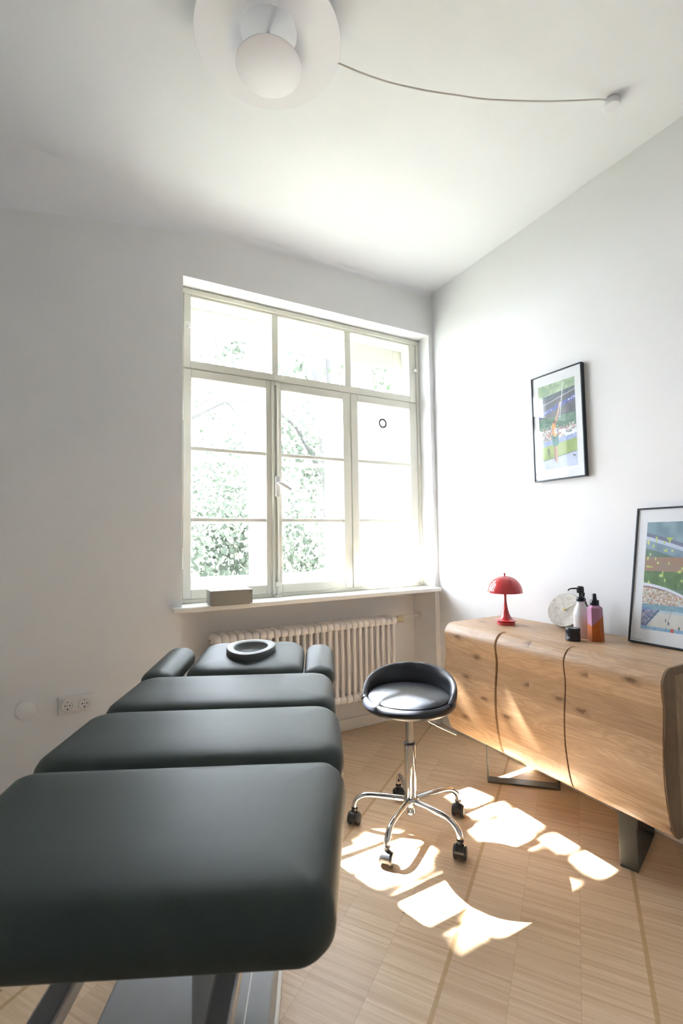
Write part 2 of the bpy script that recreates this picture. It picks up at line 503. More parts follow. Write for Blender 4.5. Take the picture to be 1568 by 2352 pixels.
for hx in (.539, 2.190):
    kb = MB().tube([(hx, Y0, 2.575), (hx, Y0 - .022, 2.575)], .006, 10)
    kb.tube([(hx, Y0 - .018, 2.575), (hx, Y0 - .024, 2.575), (hx, Y0 - .034, 2.575), (hx, Y0 - .040, 2.575)], [.006, .012, .012, .006], 14)
    kb.build('knob', M['plastic'], W1)
MB().tube([(.49, Y0 - .01, 2.602), (.51, Y0 - .03, 2.603), (.556, Y0 - .02, 2.608)], .0025, 8).build('curtain_hook', M['plastic'], W1)

# outer window
W2 = structE('window_2', (1.36, YW + .34, SZ), 'outer storm window seen through the inner panes')
V0, V1 = YW + .325, YW + .36
sash('upper_sash', .50, 2.225, 2.335, 2.80, [(.57, 1.040, 2.348, 2.65), (1.092, 1.608, 2.348, 2.65), (1.66, 2.144, 2.348, 2.65)], y0=V0, y1=V1, parent=W2)
sash('casement', .50, 1.055, SZ + .02, 2.335, [(.60, .977, 1.095, 2.325)], (1.452, 1.846), y0=V0, y1=V1, parent=W2)
sash('casement', 1.058, 1.636, SZ + .02, 2.335, [(1.142, 1.545, 1.095, 2.325)], (1.452, 1.846), y0=V0, y1=V1, parent=W2)
sash('casement', 1.638, 2.225, SZ + .02, 2.335, [(1.722, 2.008, 1.095, 2.325)], (1.452, 1.846), y0=V0, y1=V1, parent=W2)
fr = MB()
fr.box(OX0, .50, Y1 + .03, V1 + .02, SZ, OZ1); fr.box(2.225, OX1, Y1 + .03, V1 + .02, SZ, OZ1); fr.box(.50, 2.225, Y1 + .03, V1 + .02, 2.80, OZ1)
fr.build('window_lining', M['sill'], W2)

# ring decal hanging on the right inner pane
rg = MB()
cx_, cz_, yy_ = 1.905, 2.150, YW + .131
rings = []
for i in range(32):
    a = 2 * PI * i / 32
    c0 = Vector((cx_ + .029 * math.cos(a), yy_, cz_ + .029 * math.sin(a)))
    rd_ = Vector((math.cos(a), 0, math.sin(a)))
    rings.append([c0 + rd_ * .0058 * math.cos(2 * PI * j / 10) + Vector((0, 1, 0)) * .003 * math.sin(2 * PI * j / 10) for j in range(10)])
rg.loft(rings, wrap=True)
tag(rg.build('suction_ring', M['ringdark'], loc=(cx_, yy_, cz_)), 'small dark grey ring stuck on the right casement pane', 'ring')

# grey box on the sill
bx = thing('storage_box', (.73, YW - .03, SZ), 'low grey-beige box standing on the left end of the window sill', 'box')
ang = R(-4)
def fbox(p):
    x, y, z = p
    return (.74 + (x - .74) * math.cos(ang) - (y - 2.68) * math.sin(ang), 2.68 + (x - .74) * math.sin(ang) + (y - 2.68) * math.cos(ang), z)
MB().box(.628, .858, 2.605, 2.745, SZ + .006, SZ + .082).build('body', M['boxgrey'], bx, bevel=.0015, fn=fbox)
MB().box(.640, .846, 2.615, 2.735, SZ, SZ + .008).build('foot', M['boxgrey'], bx, fn=fbox)

# ---------------------------------------------------------------- radiator
ry = YW + .13
RX0, PITCH, NS = .700, .04555, 28
RZ0, RZ1 = .238, .775
rad = thing('radiator', (1.33, ry, 0), 'white tubular column radiator in the niche under the window', 'radiator')
def section(x):
    mb = MB()
    for dy in (-.045, 0, .045):
        mb.tube([(x, ry + dy, RZ0 + .03), (x, ry + dy, RZ1 - .03)], .0125, 12)
    for zc in (RZ0 + .030, RZ1 - .030):
        rings = []
        # rounded head, an oblong bun around the through pipe
        for k in range(9):
            a = -PI / 2 + PI * k / 8
            sx = math.sin(a) * .0215; rr_ = math.cos(a) * .010 + .0215
            ring = []
            for j in range(24):
                b = 2 * PI * j / 24
                yy = math.cos(b) * rr_ + (.038 if math.cos(b) > 0 else -.038)
                ring.append((x + sx, ry + yy, zc + math.sin(b) * rr_ * .9))
            rings.append(ring)
        mb.loft(rings)
    return mb.build('section', M['rad'], rad, loc=(x, ry, .5))
s0 = section(RX0)
for i in range(1, NS): copy_part(s0, rad, Vector((PITCH * i, 0, 0)))
zt = RZ1 - .03
xe = RX0 + PITCH * (NS - 1)
MB().tube([(RX0 - .02, ry - .03, zt), (RX0 - .030, ry - .03, zt), (RX0 - .034, ry - .03, zt)], [.017, .017, .010], 16).build('end_cap', M['rad'], rad)
MB().tube([(RX0 - .034, ry - .03, zt), (RX0 - .046, ry - .03, zt)], .007, 10).build('vent_plug', M['rail'], rad, label='dark metal vent plug')
MB().tube([(xe + .02, ry - .01, zt), (xe + .052, ry - .01, zt)], [.012, .010], 14).tube([(xe + .030, ry - .01, zt), (xe + .040, ry - .01, zt)], .015, 6).build('valve_union', M['brassold'], rad)
vb = MB().tube([(xe + .05, ry - .01, zt), (xe + .058, ry - .01, zt), (xe + .10, ry - .01, zt), (xe + .106, ry - .01, zt)], [.014, .020, .023, .021], 20)
for i in range(14):
    a = 2 * PI * i / 14
    vb.tube([(xe + .062, ry - .01 + .022 * math.cos(a), zt + .022 * math.sin(a)), (xe + .100, ry - .01 + .0235 * math.cos(a), zt + .0235 * math.sin(a))], .0025, 6)
vh = vb.build('valve_head', M['brassold'], rad, label='brass coloured ribbed valve head')
MB().tube([(xe + .104, ry - .01, zt), (xe + .114, ry - .01, zt), (xe + .12, ry - .01, zt)], [.022, .020, .012], 20).build('valve_cap', M['plastic'], vh)
MB().tube([(xe + .08, ry + .01, zt + .0), (xe + .08, ry + .05, zt), (xe + .16, ry + .05, zt), (OX1, ry + .05, zt)], .007, 10).build('pipe', M['rad'], rad)
MB().tube([(OX1 - .008, ry + .05, zt), (OX1, ry + .05, zt)], .026, 24).build('pipe_collar', M['rad'], rad)
for fx in (RX0 + .2, xe - .2):
    MB().tube([(fx, ry, RZ0 + .02), (fx, NY, RZ0 + .02)], .008, 8).build('wall_bracket', M['rad'], rad)

# ---------------------------------------------------------------- sockets on the window wall
def wall_disc(mb, x, z, prof, n=32):
    # prof = (radius, y) rings, lathe around the wall normal
    mb.loft([[(x + r_ * math.cos(2 * PI * j / n), y, z + r_ * math.sin(2 * PI * j / n)) for j in range(n)] for r_, y in prof])
so_ = thing('double_socket', (-.005, YW, .54), 'white double power socket on the wall left of the treatment table', 'socket')
SC = .541
MB().box(-.080, .070, YW - .010, YW, SC - .041, SC + .041).build('cover_frame', M['plastic'], so_, bevel=.003)
rim = MB()
ring_o = rrect(-.005, SC, .132, .062, .031, 10); ring_i = rrect(-.005, SC, .128, .058, .029, 10)
rim.loft([[(x, YW - .009, z) for x, z in ring_o], [(x, YW - .0155, z) for x, z in ring_o], [(x, YW - .0175, z) for x, z in ring_i]])
rim.build('raised_rim', M['plastic'], so_)
for cx in (-.041, .031):
    mb = MB()
    wall_disc(mb, cx, SC, [(.0275, YW - .017), (.0275, YW - .023), (.0255, YW - .0245), (.0225, YW - .0245), (.0205, YW - .0180)])
    ins = mb.build('socket_insert', M['plastic'], so_)
    for (dx, dz, rr_) in ((-.0095, 0, .0028), (.0095, 0, .0028), (0, 0, .0018), (0, .0165, .0022), (0, -.0165, .0034)):
        mb = MB(); wall_disc(mb, cx + dx, SC + dz, [(rr_, YW - .0170), (rr_, YW - .0186)], 12)
        mb.build('hole', M['hole'], ins)
pc = thing('blank_wall_cover', (-.212, YW, .545), 'round painted-over blank cover flush on the far left of the wall', 'cover plate')
mb = MB(); wall_disc(mb, -.212, .545, [(.041, YW), (.041, YW - .004), (.038, YW - .006), (.001, YW - .0062)], 40)
mb.build('cover_disc', M['wall'], pc)
MB().box(-.225, -.168, YW - .002, YW, .52, .600).build('back_plate', M['wall'], pc, bevel=.001)

# ---------------------------------------------------------------- sideboard
SY0, SY1, G1, G2 = .955, 2.100, 1.7245, 1.3458
TOP, BOT, BX = .84, .247, 2.262
sb = thing('sideboard', (2.03, 1.53, 0), 'oak sideboard with three curved doors on dark steel legs along the right wall', 'sideboard')
prof = [(1.866, .840), (1.852, .8385), (1.838, .833), (1.824, .822), (1.812, .806), (1.805, .788), (1.804, .765), (1.808, .735), (1.811, .705), (1.809, .665), (1.803, .620), (1.797, .570), (1.794, .520), (1.794, .470), (1.798, .420), (1.805, .370), (1.815, .320), (1.828, .278), (1.840, .258), (1.856, .248), (1.870, .247)]
def smoothprof(p, k=3):
    out = []
    for i in range(len(p) - 1):
        p0 = p[max(i - 1, 0)]; p1 = p[i]; p2 = p[i + 1]; p3 = p[min(i + 2, len(p) - 1)]
        for s_ in range(k):
            t_ = s_ / k
            out.append(tuple(.5 * ((2 * p1[d]) + (-p0[d] + p2[d]) * t_ + (2 * p0[d] - 5 * p1[d] + 4 * p2[d] - p3[d]) * t_ ** 2 + (-p0[d] + 3 * p1[d] - 3 * p2[d] + p3[d]) * t_ ** 3) for d in (0, 1)))
    out.append(p[-1]); return out
prof = smoothprof(prof)
def door(y0, y1):
    inner = [(1.885, p[1] if .27 < p[1] < .815 else (.815 if p[1] > .5 else .27)) for p in prof]
    poly = prof + [(1.884, .247), (1.884, .840)]
    mb = MB(); e = .0015
    rings = []
    for y, s_ in ((y0, e), (y0 + e, 0), (y1 - e, 0), (y1, e)):
        rings.append([(x + s_, y, z - (s_ if z > .5 else -s_)) for x, z in poly])
    mb.loft(rings)
    return mb.build('door', M['oak_front'], sb)
door(G1 + .006, SY1); door(G2 + .0025, G1 - .006); door(SY0 + .004, G2 - .0025)
MB().box(1.886, BX, SY0 + .006, SY1, TOP - .024, TOP).build('top_board', M['oak_top'], sb, bevel=.0015)
ca = MB().box(1.888, BX, SY0 + .02, SY1 - .002, BOT + .004, TOP - .026)
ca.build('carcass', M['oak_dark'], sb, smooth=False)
en = MB()
poly = prof + [(1.884, .247), (1.884, .840)]
en.loft([[(x + .002, SY0 - .002, z) for x, z in poly], [(x + .0005, SY0 + .003, z) for x, z in poly]])
en.box(1.885, BX, SY0 - .002, SY0 + .018, .812, TOP - .0005)
en.box(1.885, BX, SY0 - .002, SY0 + .018, .247, .272)
en.box(BX - .02, BX, SY0 - .002, SY0 + .018, .272, .812)
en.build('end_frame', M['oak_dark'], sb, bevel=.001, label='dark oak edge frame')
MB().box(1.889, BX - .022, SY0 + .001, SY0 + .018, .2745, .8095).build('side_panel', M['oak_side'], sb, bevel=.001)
# steel skid legs, frames of flat bar standing at an angle
def skid(p0, p1, wd, name='leg_frame'):
    p0 = Vector((*p0, 0)); p1 = Vector((*p1, 0))
    d = (p1 - p0); L = d.length; d.normalize(); n_ = Vector((-d.y, d.x, 0))
    th = .009; H = BOT + .002
    mb = MB()
    def T(p): return p0 + d * p[0] + n_ * p[1] + Vector((0, 0, p[2]))
    mb.box(0, L, -wd / 2, wd / 2, 0, th, T)
    mb.box(0, th, -wd / 2, wd / 2, th, H - th, T)
    mb.box(L - th, L, -wd / 2, wd / 2, th, H - th, T)
    mb.box(0, L, -wd / 2, wd / 2, H - th, H, T)
    mb.build(name, M['legmetal'], sb, bevel=.0015, smooth=False)
skid((1.917, 1.172), (2.225, 1.275), .064)
skid((1.958, 1.958), (2.225, 1.712), .060)

# ---------------------------------------------------------------- things on the sideboard
lp = thing('table_lamp', (2.052, 1.876, TOP), 'small red mushroom table lamp with a domed shade on the sideboard', 'lamp')
cx, cy = 2.052, 1.876
MB().lathe([(.001, .0), (.047, .0), (.050, .002), (.050, .015), (.046, .019), (.001, .019)], (cx, cy, TOP)).build('base', M['redlamp'], lp)
MB().lathe([(.001, .0195), (.048, .0195), (.064, .024), (.065, .0255), (.056, .027), (.040, .031), (.028, .042), (.020, .060), (.0145, .080), (.0095, .105), (.0065, .135), (.0060, .155), (.0072, .172), (.0105, .190), (.015, .205), (.001, .205)], (cx, cy, TOP)).build('stem', M['redlamp'], lp)
dome = []
for k in range(15):
    a = R(90 * k / 14)
    dome.append((.097 * math.cos(a) ** .92 if k < 14 else .0005, .182 + .096 * math.sin(a)))
inner = [(max(r_ - .003, .0004), z - .003 if k else z) for k, (r_, z) in enumerate(dome)]
sh = MB().lathe(inner[::-1] + dome, (cx, cy, TOP), n=64, cap=False).build('shade', M['redlamp'], lp)
MB().lathe([(.001, .272), (.004, .276), (.004, .284), (.0055, .287), (.0045, .292), (.001, .294)], (cx, cy, TOP), 16).build('finial', M['redlamp'], sh)

rescale(lp, .95)
# marble clock leaning against the wall
ck = thing('desk_clock', (2.19, 1.655, TOP), 'round pale marble clock with white hands leaning on the wall', 'clock')
lean = R(27)
CR = .091
ckx = 2.180; cky = 1.630
up = Vector((math.sin(lean), 0, math.cos(lean))); nn = Vector((-math.cos(lean), 0, math.sin(lean))); sd2 = Vector((0, -1, 0))
yaw = R(8)
rotm = Matrix.Rotation(yaw, 3, 'Z')
nn = rotm @ nn; up = rotm @ up; sd2 = rotm @ sd2
cc = Vector((ckx, cky, TOP + .0120)) + up * CR
def fck(x, y, d): return cc + sd2 * x + up * y + nn * d
mb = MB()
mb.mat(1).loft([[fck(r_ * math.cos(2 * PI * j / 72), r_ * math.sin(2 * PI * j / 72), d) for j in range(72)] for r_, d in ((CR - .002, -.024), (CR, -.022), (CR, -.0015), (CR - .0015, 0))])
mb.mat(0).loft([[fck(r_ * math.cos(2 * PI * j / 72), r_ * math.sin(2 * PI * j / 72), d) for j in range(72)] for r_, d in ((CR - .0015, -.001), (CR - .002, .0002))])
mb.build('dial', [M['marble'], M['marbleside']], ck)
mb = MB()
def hand(mb, a, l0, l1, w_, d):
    ca_, sa = math.sin(a), math.cos(a)
    pts = [(l0, -w_), (l1, -w_), (l1, w_), (l0, w_)]
    P = []
    for dd in (d, d + .0012):
        for l_, s_ in pts: P.append(fck(ca_ * l_ + sa * s_, sa * l_ - ca_ * s_, dd))
    mb.add(P, [(0, 1, 2, 3), (7, 6, 5, 4), (0, 4, 5, 1), (1, 5, 6, 2), (2, 6, 7, 3), (3, 7, 4, 0)])
hand(mb, R(-34), -.016, .066, .0022, .006); mb.build('minute_hand', M['handwhite'], ck, smooth=False)
mb = MB(); hand(mb, R(50), -.006, .050, .0027, .004); mb.build('hour_hand', M['handwhite'], ck, smooth=False)
mb = MB(); mb.loft([[fck(.006 * math.cos(2 * PI * j / 20), .006 * math.sin(2 * PI * j / 20), d) for j in range(20)] for d in (0, .0095)]); mb.build('spindle', M['gold'], ck)
for k in range(0, 12, 3):
    mb = MB(); hand(mb, R(30 * k), .068, .080, .0009, .0002); mb.build('hour_mark', M['handwhite'], ck, smooth=False)

# black cosmetic jar
jr = thing('cosmetic_jar', (1.988, 1.427, TOP), 'short black screw-lid jar with small white print, in front of the pump bottle', 'jar')
jc = (1.988, 1.427, TOP)
MB().lathe([(.001, 0), (.033, 0), (.0358, .003), (.0358, .036), (.034, .038), (.001, .038)], jc).build('body', M['blackplastic'], jr)
MB().lathe([(.001, .0385), (.0352, .0385), (.036, .040), (.036, .062), (.034, .065), (.001, .0652)], jc).build('lid', M['blackplastic'], jr)
def arcbar(a0, a1, z0, z1, r_=.0361):
    mb = MB(); n_ = 6; P = []
    for i in range(n_ + 1):
        t_ = R(a0 + (a1 - a0) * i / n_)
        P += [(jc[0] + r_ * math.cos(t_), jc[1] + r_ * math.sin(t_), TOP + z0), (jc[0] + r_ * math.cos(t_), jc[1] + r_ * math.sin(t_), TOP + z1)]
    mb.add(P, [(2 * i, 2 * i + 2, 2 * i + 3, 2 * i + 1) for i in range(n_)])
    mb.build('printed_line', M['print'], jr, smooth=False)
base_a = math.degrees(math.atan2(-jc[1], -jc[0]))
for (z0, z1, segs) in ((.0335, .0345, ((-62, -48),)), (.026, .0275, ((-66, -38),)), (.016, .0215, ((-60, -53), (-51, -47), (-45, -41), (-39, -36), (-34, -27))), (.0105, .0132, ((-60, -50), (-48, -38))), (.0055, .0065, ((-60, -44),))):
    for a0, a1 in segs: arcbar(base_a + a0, base_a + a1, z0, z1)

rescale(jr, .88)
# pump bottle
pb = thing('pump_bottle', (2.086, 1.449, TOP), 'milky white glass bottle with a black pump dispenser beside the clock', 'bottle')
pc_ = (2.086, 1.449, TOP)
MB().lathe([(.001, 0), (.036, 0), (.0395, .004), (.0395, .118), (.038, .130), (.033, .147), (.026, .163), (.0205, .176), (.0190, .184), (.0190, .190), (.001, .190)], pc_, 48).build('bottle_body', M['milky'], pb)
pp = MB().lathe([(.001, .189), (.0205, .189), (.0212, .191), (.0212, .207), (.0195, .210), (.013, .211), (.0115, .216), (.0085, .219), (.0085, .232), (.0165, .233), (.0182, .236), (.0182, .258), (.016, .266), (.010, .269), (.001, .270)], pc_, 32).build('pump_head', M['blackplastic'], pb)
L_ = -Vector((cr.x, cr.y, 0)).normalized()
q = Vector(pc_)
MB().tube([q + Vector((0, 0, .256)), q + L_ * .03 + Vector((0, 0, .257)), q + L_ * .052 + Vector((0, 0, .256)), q + L_ * .060 + Vector((0, 0, .252)), q + L_ * .066 + Vector((0, 0, .246))], [.0048, .0042, .0038, .0036, .0034], 12).build('spout', M['blackplastic'], pb)

rescale(pb, .89)
# dark bottle behind
db = thing('dropper_bottle', (2.178, 1.499, TOP), 'dark small bottle mostly hidden between the pump bottle and the orange bottle', 'bottle')
dc = (2.178, 1.499, TOP)
MB().lathe([(.001, 0), (.027, 0), (.029, .003), (.029, .125), (.026, .140), (.016, .155), (.0155, .165), (.001, .165)], dc, 32).build('bottle_body', M['blackplastic'], db)
MB().lathe([(.001, .166), (.012, .166), (.0125, .168), (.0125, .183), (.007, .185), (.007, .198), (.009, .199), (.009, .213), (.001, .214)], dc, 24).build('pump_head', M['blackplastic'], db)

rescale(db, .93)
# hexagonal two-colour spray bottle
hb = thing('spray_bottle', (2.066, 1.367, TOP), 'hexagonal spray bottle, mauve above and orange below, with a black cap', 'bottle')
hc = Vector((2.066, 1.367, TOP))
rt = Vector((cr.x, cr.y, 0)).normalized(); fw = Vector((-rt.y, rt.x, 0))
a_m = R(-84)          # direction of the edge that faces the camera, in (right, forward)
def hexp(k, r_, z):
    a = a_m + R(60 * k)
    return hc + rt * (r_ * math.cos(a)) + fw * (r_ * math.sin(a)) + Vector((0, 0, z))
hh = {0: .112, 1: .130, 2: .135, 3: .115, 4: .088, 5: .076}
mb = MB()
r0, r1, Hb = .0385, .0352, .168
ringA = [hexp(k, r0, 0.) for k in range(6)]
ringB = [hexp(k, r0 + (r1 - r0) * hh[k] / Hb, hh[k]) for k in range(6)]
ringC = [hexp(k, r1, Hb) for k in range(6)]
ringD = [hexp(k, .020, Hb + .013) for k in range(6)]
mb.mat(0).loft([ringA, ringB], cap=False); mb.add(ringA, [(5, 4, 3, 2, 1, 0)])
mb.mat(1).loft([ringB, ringC, ringD], cap=False); mb.add(ringD, [(0, 1, 2, 3, 4, 5)])
mb.build('bottle_body', [M['orange'], M['mauve']], hb, smooth=False)
MB().lathe([(.001, Hb + .012), (.0208, Hb + .012), (.0212, Hb + .014), (.0212, Hb + .036), (.0195, Hb + .039), (.001, Hb + .039)], tuple(hc), 32).build('cap', M['blackplastic'], hb)
MB().lathe([(.001, Hb + .038), (.0125, Hb + .038), (.0115, Hb + .048), (.0105, Hb + .050), (.0098, Hb + .068), (.0075, Hb + .071), (.001, Hb + .070)], tuple(hc), 24).build('nozzle', M['blackplastic'], hb)

rescale(hb, .89)
# ---------------------------------------------------------------- framed photographs
def lerp(a, b, t_): return tuple(a[i] * (1 - t_) + b[i] * t_ for i in range(3))
def lin(c): return tuple(((v / 255) / 12.92 if v / 255 <= .04045 else ((v / 255 + .055) / 1.055) ** 2.4) for v in c)
def h2(i, j, s_=0):
    x = math.sin(i * 127.1 + j * 311.7 + s_ * 74.7) * 43758.5453
    return x - math.floor(x)
def vn(u, v, s_=0):
    i, j = math.floor(u), math.floor(v); fu, fv = u - i, v - j
    fu = fu * fu * (3 - 2 * fu); fv = fv * fv * (3 - 2 * fv)
    return (h2(i, j, s_) * (1 - fu) + h2(i + 1, j, s_) * fu) * (1 - fv) + (h2(i, j + 1, s_) * (1 - fu) + h2(i + 1, j + 1, s_) * fu) * fv
def seg(u, v, a, b, w_, asp=1.6):
    ax, ay, bx_, by = a[0], a[1] * asp, b[0], b[1] * asp; px, py = u, v * asp
    t_ = max(0, min(1, ((px - ax) * (bx_ - ax) + (py - ay) * (by - ay)) / ((bx_ - ax) ** 2 + (by - ay) ** 2)))
    return math.hypot(px - ax - t_ * (bx_ - ax), py - ay - t_ * (by - ay)) < w_
def paint_field(u, v):
    n = vn(u * 14, v * 22, 1); n2 = vn(u * 60, v * 90, 2)
    if v < .10 + .05 * (1 - u): c = lerp((120, 150, 110), (190, 215, 170), n)  # greenish top painted in, imitating trees reflected in the glazing
    elif v < .15 + .05 * (1 - u): c = lerp((90, 110, 120), (60, 70, 80), n)
    elif v < .40: c = lerp((62, 66, 74), (95, 98, 104), n)
    elif v < .58: c = lerp((60, 105, 75), (105, 140, 120), n)
    else: c = lerp((130, 130, 135), (190, 190, 195), n)
    b = v - (.33 - .13 * u)
    if 0 < b < .05:
        c = lerp((45, 60, 140), (80, 90, 170), n)
        if .012 < b < .032 and (u < .36 and u > .1 or u > .78) and n2 > .5: c = (205, 215, 240)
    if abs(v - (.25 - .11 * u)) < .006: c = (170, 175, 185)
    if .46 < v < .66:
        k = n2
        if v > .54 or (k > .6 and v > .5):
            pal = [(205, 205, 210), (120, 110, 115), (190, 90, 80), (90, 95, 105), (225, 215, 205), (140, 150, 120), (230, 230, 235)]
            c = pal[int(h2(int(u * 48), int(v * 75), 5) * 6.99)]
    if u > .55 and .56 < v < .65 and vn(u * 12, v * 30, 9) > .45: c = (240, 243, 246)
    adv = .66 + .05 * (.5 - u)
    if adv < v < adv + .055: c = lerp((95, 120, 185), (190, 200, 225), n2)
    if v >= adv + .055: c = lerp((118, 150, 60), (168, 190, 96), vn(u * 5, v * 9, 3))
    tr = .905 - .07 * u
    if v > tr: c = lerp((176, 192, 222), (205, 214, 235), n)
    if abs(v - tr) < .004: c = (70, 85, 90)
    # dark object on the grass
    if seg(u, v, (.24, .775), (.27, .85), .03) and n2 > .3: c = (70, 90, 60)
    if seg(u, v, (.90, .88), (.97, .90), .02) and n2 > .45: c = (60, 60, 75)
    # thrower with a long white pole
    skin = (196, 140, 112)
    if seg(u, v, (.41, .73), (.42, .90), .024): c = (150, 105, 85)
    if seg(u, v, (.47, .73), (.46, .93), .022): c = (190, 150, 130)
    if seg(u, v, (.40, .62), (.42, .72), .05) or seg(u, v, (.47, .62), (.48, .71), .05): c = (72, 128, 128)
    if seg(u, v, (.41, .50), (.44, .60), .055): c = (226, 158, 80)
    if seg(u, v, (.45, .55), (.46, .585), .03): c = (222, 222, 230)
    if seg(u, v, (.44, .49), (.54, .36), .026): c = skin
    if seg(u, v, (.54, .36), (.60, .25), .020): c = (205, 175, 160)
    if seg(u, v, (.37, .53), (.35, .61), .018): c = skin
    if seg(u, v, (.43, .455), (.435, .46), .03): c = (120, 85, 65)
    if seg(u, v, (.585, .42), (.70, .02), .0075): c = (238, 242, 246)
    return lin(lerp(c, (196, 206, 216), .22))  # whole print paled, imitating reflections washing over the glass
def paint_arena(u, v):
    n = vn(u * 9, v * 12, 1); n2 = vn(u * 50, v * 70, 2); n3 = vn(u * 22, v * 26, 7)
    c = lerp((92, 128, 140), (150, 175, 185), n) if v < .2 else lerp((70, 105, 75), (95, 120, 110), n)
    arc = .10 + .13 * u + .05 * u * u
    if v > arc: c = (98, 104, 130)
    if v > arc + .035: c = (196, 206, 222)
    if v > arc + .07: c = lerp((95, 125, 145), (150, 170, 185), n)
    if v > arc + .15: c = lerp((66, 98, 80), (95, 125, 105), n)
    ob = .42 + .02 * n
    if .33 < v < .46 + .02 * n: c = lerp((165, 110, 80), (140, 120, 100), n)
    if .46 < v < .62: c = lerp((58, 92, 42), (92, 128, 66), n3)
    # plain lattice mast in front of the trees
    if .20 < v < .58:
        k = (v - .20) / .38; hw = .02 + .10 * k ** 1.6; cu_ = .84 - .02 * k
        if abs(u - cu_) < hw:
            if not (.36 < v < .42 and abs(u - cu_) < hw * .35): c = lerp((48, 78, 40), (86, 108, 62), n3)
            if n2 > .72: c = (175, 150, 90)
    if n3 > .82 and .14 < v < .60: c = lerp((170, 195, 70), (215, 225, 130), n)
    cv = .575 + .02 * u + .17 * u * u
    if v > cv: c = (222, 226, 236)
    if v > cv + .025: c = lerp((150, 90, 85), (110, 105, 110), n2)
    if v > cv + .04 or (v > .64 and v > cv + .03):
        pal = [(215, 205, 185), (180, 150, 110), (200, 198, 190), (150, 150, 130), (190, 120, 90), (225, 222, 214)]
        c = pal[int(h2(int(u * 70), int(v * 95), 4) * 5.99)]
    if v > .765:
        c = lerp((95, 140, 160), (130, 170, 185), n2)
    if v > .80 and u < .14: c = lerp((40, 90, 190), (110, 160, 215), n2)
    if v > .815:
        le = .30 - 1.45 * (v - .815)
        if u > le: c = lerp((165, 195, 205), (190, 208, 212), n)
        if u > le + .035 and v > .84: c = lerp((205, 200, 188), (222, 218, 206), n)
        if abs(u - le) < .012: c = (50, 60, 80)
        if abs(u - (.50 - .5 * (v - .82))) < .004: c = (130, 140, 150)
        if v > .84 and abs(u - (.86 - .05 * (v - .84))) < .004: c = (140, 150, 160)
        if u < le - .02: c = lerp((60, 80, 140), (190, 180, 180), n2)
    for (pu, pv) in ((.42, .90), (.47, .925), (.86, .90), (.64, .955)):
        if abs(u - pu) < .010 and abs(v - pv) < .014: c = (70, 80, 85)
    if v > .972: c = lerp((90, 150, 200), (170, 200, 220), n2)
    if v > .965 and .50 < u < .56: c = (210, 80, 60)
    return lin(lerp(c, (196, 206, 216), .20))  # colours blended to pale grey, a painted-in wash of glass reflection
def print_plane(name, P00, eu, ev, nu, nv, fn, parent):
    # P00 = top left corner, eu, ev vectors to top right and bottom left
    V = [P00 + eu * (i / nu) + ev * (j / nv) for j in range(nv + 1) for i in range(nu + 1)]
    F = [(j * (nu + 1) + i, (j + 1) * (nu + 1) + i, (j + 1) * (nu + 1) + i + 1, j * (nu + 1) + i + 1) for j in range(nv) for i in range(nu)]
    o = MB().add(V, F).build(name, M['print_photo'], parent, smooth=False)
    ca_ = o.data.color_attributes.new('print', 'FLOAT_COLOR', 'POINT')
    for k in range(len(V)):
        i, j = k % (nu + 1), k // (nu + 1)
        ca_.data[k].color = (*fn(i / nu, j / nv), 1)
    return o
def framed(name, label, TL, eu, ev, depth, bar, mu0, mu1, mv0, mv1, fn, nu, nv):
    """TL top-left-front corner, eu/ev full vectors; margins of the passepartout in metres"""
    n_ = eu.cross(ev).normalized()      # pick the side away from the wall
    if n_.x > 0: n_ = -n_
    U, V_ = eu.normalized(), ev.normalized(); Lu, Lv = eu.length, ev.length
    t = thing(name, tuple(TL + ev + eu * .5), label, 'picture')
    def T(p): return TL + U * p[0] + V_ * p[1] + n_ * p[2]
    mb = MB()
    mb.box(0, Lu, 0, bar, -depth, 0, T); mb.box(0, Lu, Lv - bar, Lv, -depth, 0, T)
    mb.box(0, bar, bar, Lv - bar, -depth, 0, T); mb.box(Lu - bar, Lu, bar, Lv - bar, -depth, 0, T)
    mb.build('frame', M['framealu'], t, bevel=.0012)
    MB().box(bar, Lu - bar, bar, Lv - bar, -.009, -.006, T).build('passepartout', M['mat'], t, smooth=False)
    MB().box(bar, Lu - bar, bar, Lv - bar, -depth + .003, -.0095, T).build('backing', M['framealu'], t, smooth=False)
    print_plane('photograph', T((mu0, mv0, -.0055)), U * (Lu - mu0 - mu1), V_ * (Lv - mv0 - mv1), nu, nv, fn, t)
    MB().add([T((bar, bar, -.003)), T((Lu - bar, bar, -.003)), T((Lu - bar, Lv - bar, -.003)), T((bar, Lv - bar, -.003))], [(0, 1, 2, 3)]).build('glazing', M['pglass'], t, smooth=False)
    return t, T
XF = XR - .026
framed('framed_photograph', 'framed stadium photograph of an athlete with a raised pole, hanging on the right wall',
       Vector((XF, 1.819, 2.2175)), Vector((0, -.312, 0)), Vector((0, 0, -.595)), .025, .0065, .042, .044, .062, .064, paint_field, 110, 190)
BLc = Vector((2.160, 1.279, TOP + .0042)); TLc = Vector((2.255, 1.262, TOP + .600))
ev = BLc - TLc
p2, T2 = framed('leaning_photograph', 'large framed arena photograph leaning on the wall on top of the sideboard',
       TLc, Vector((0, -.318, 0)), ev, .022, .007, .048, .03, .066, .064, paint_arena, 130, 220)
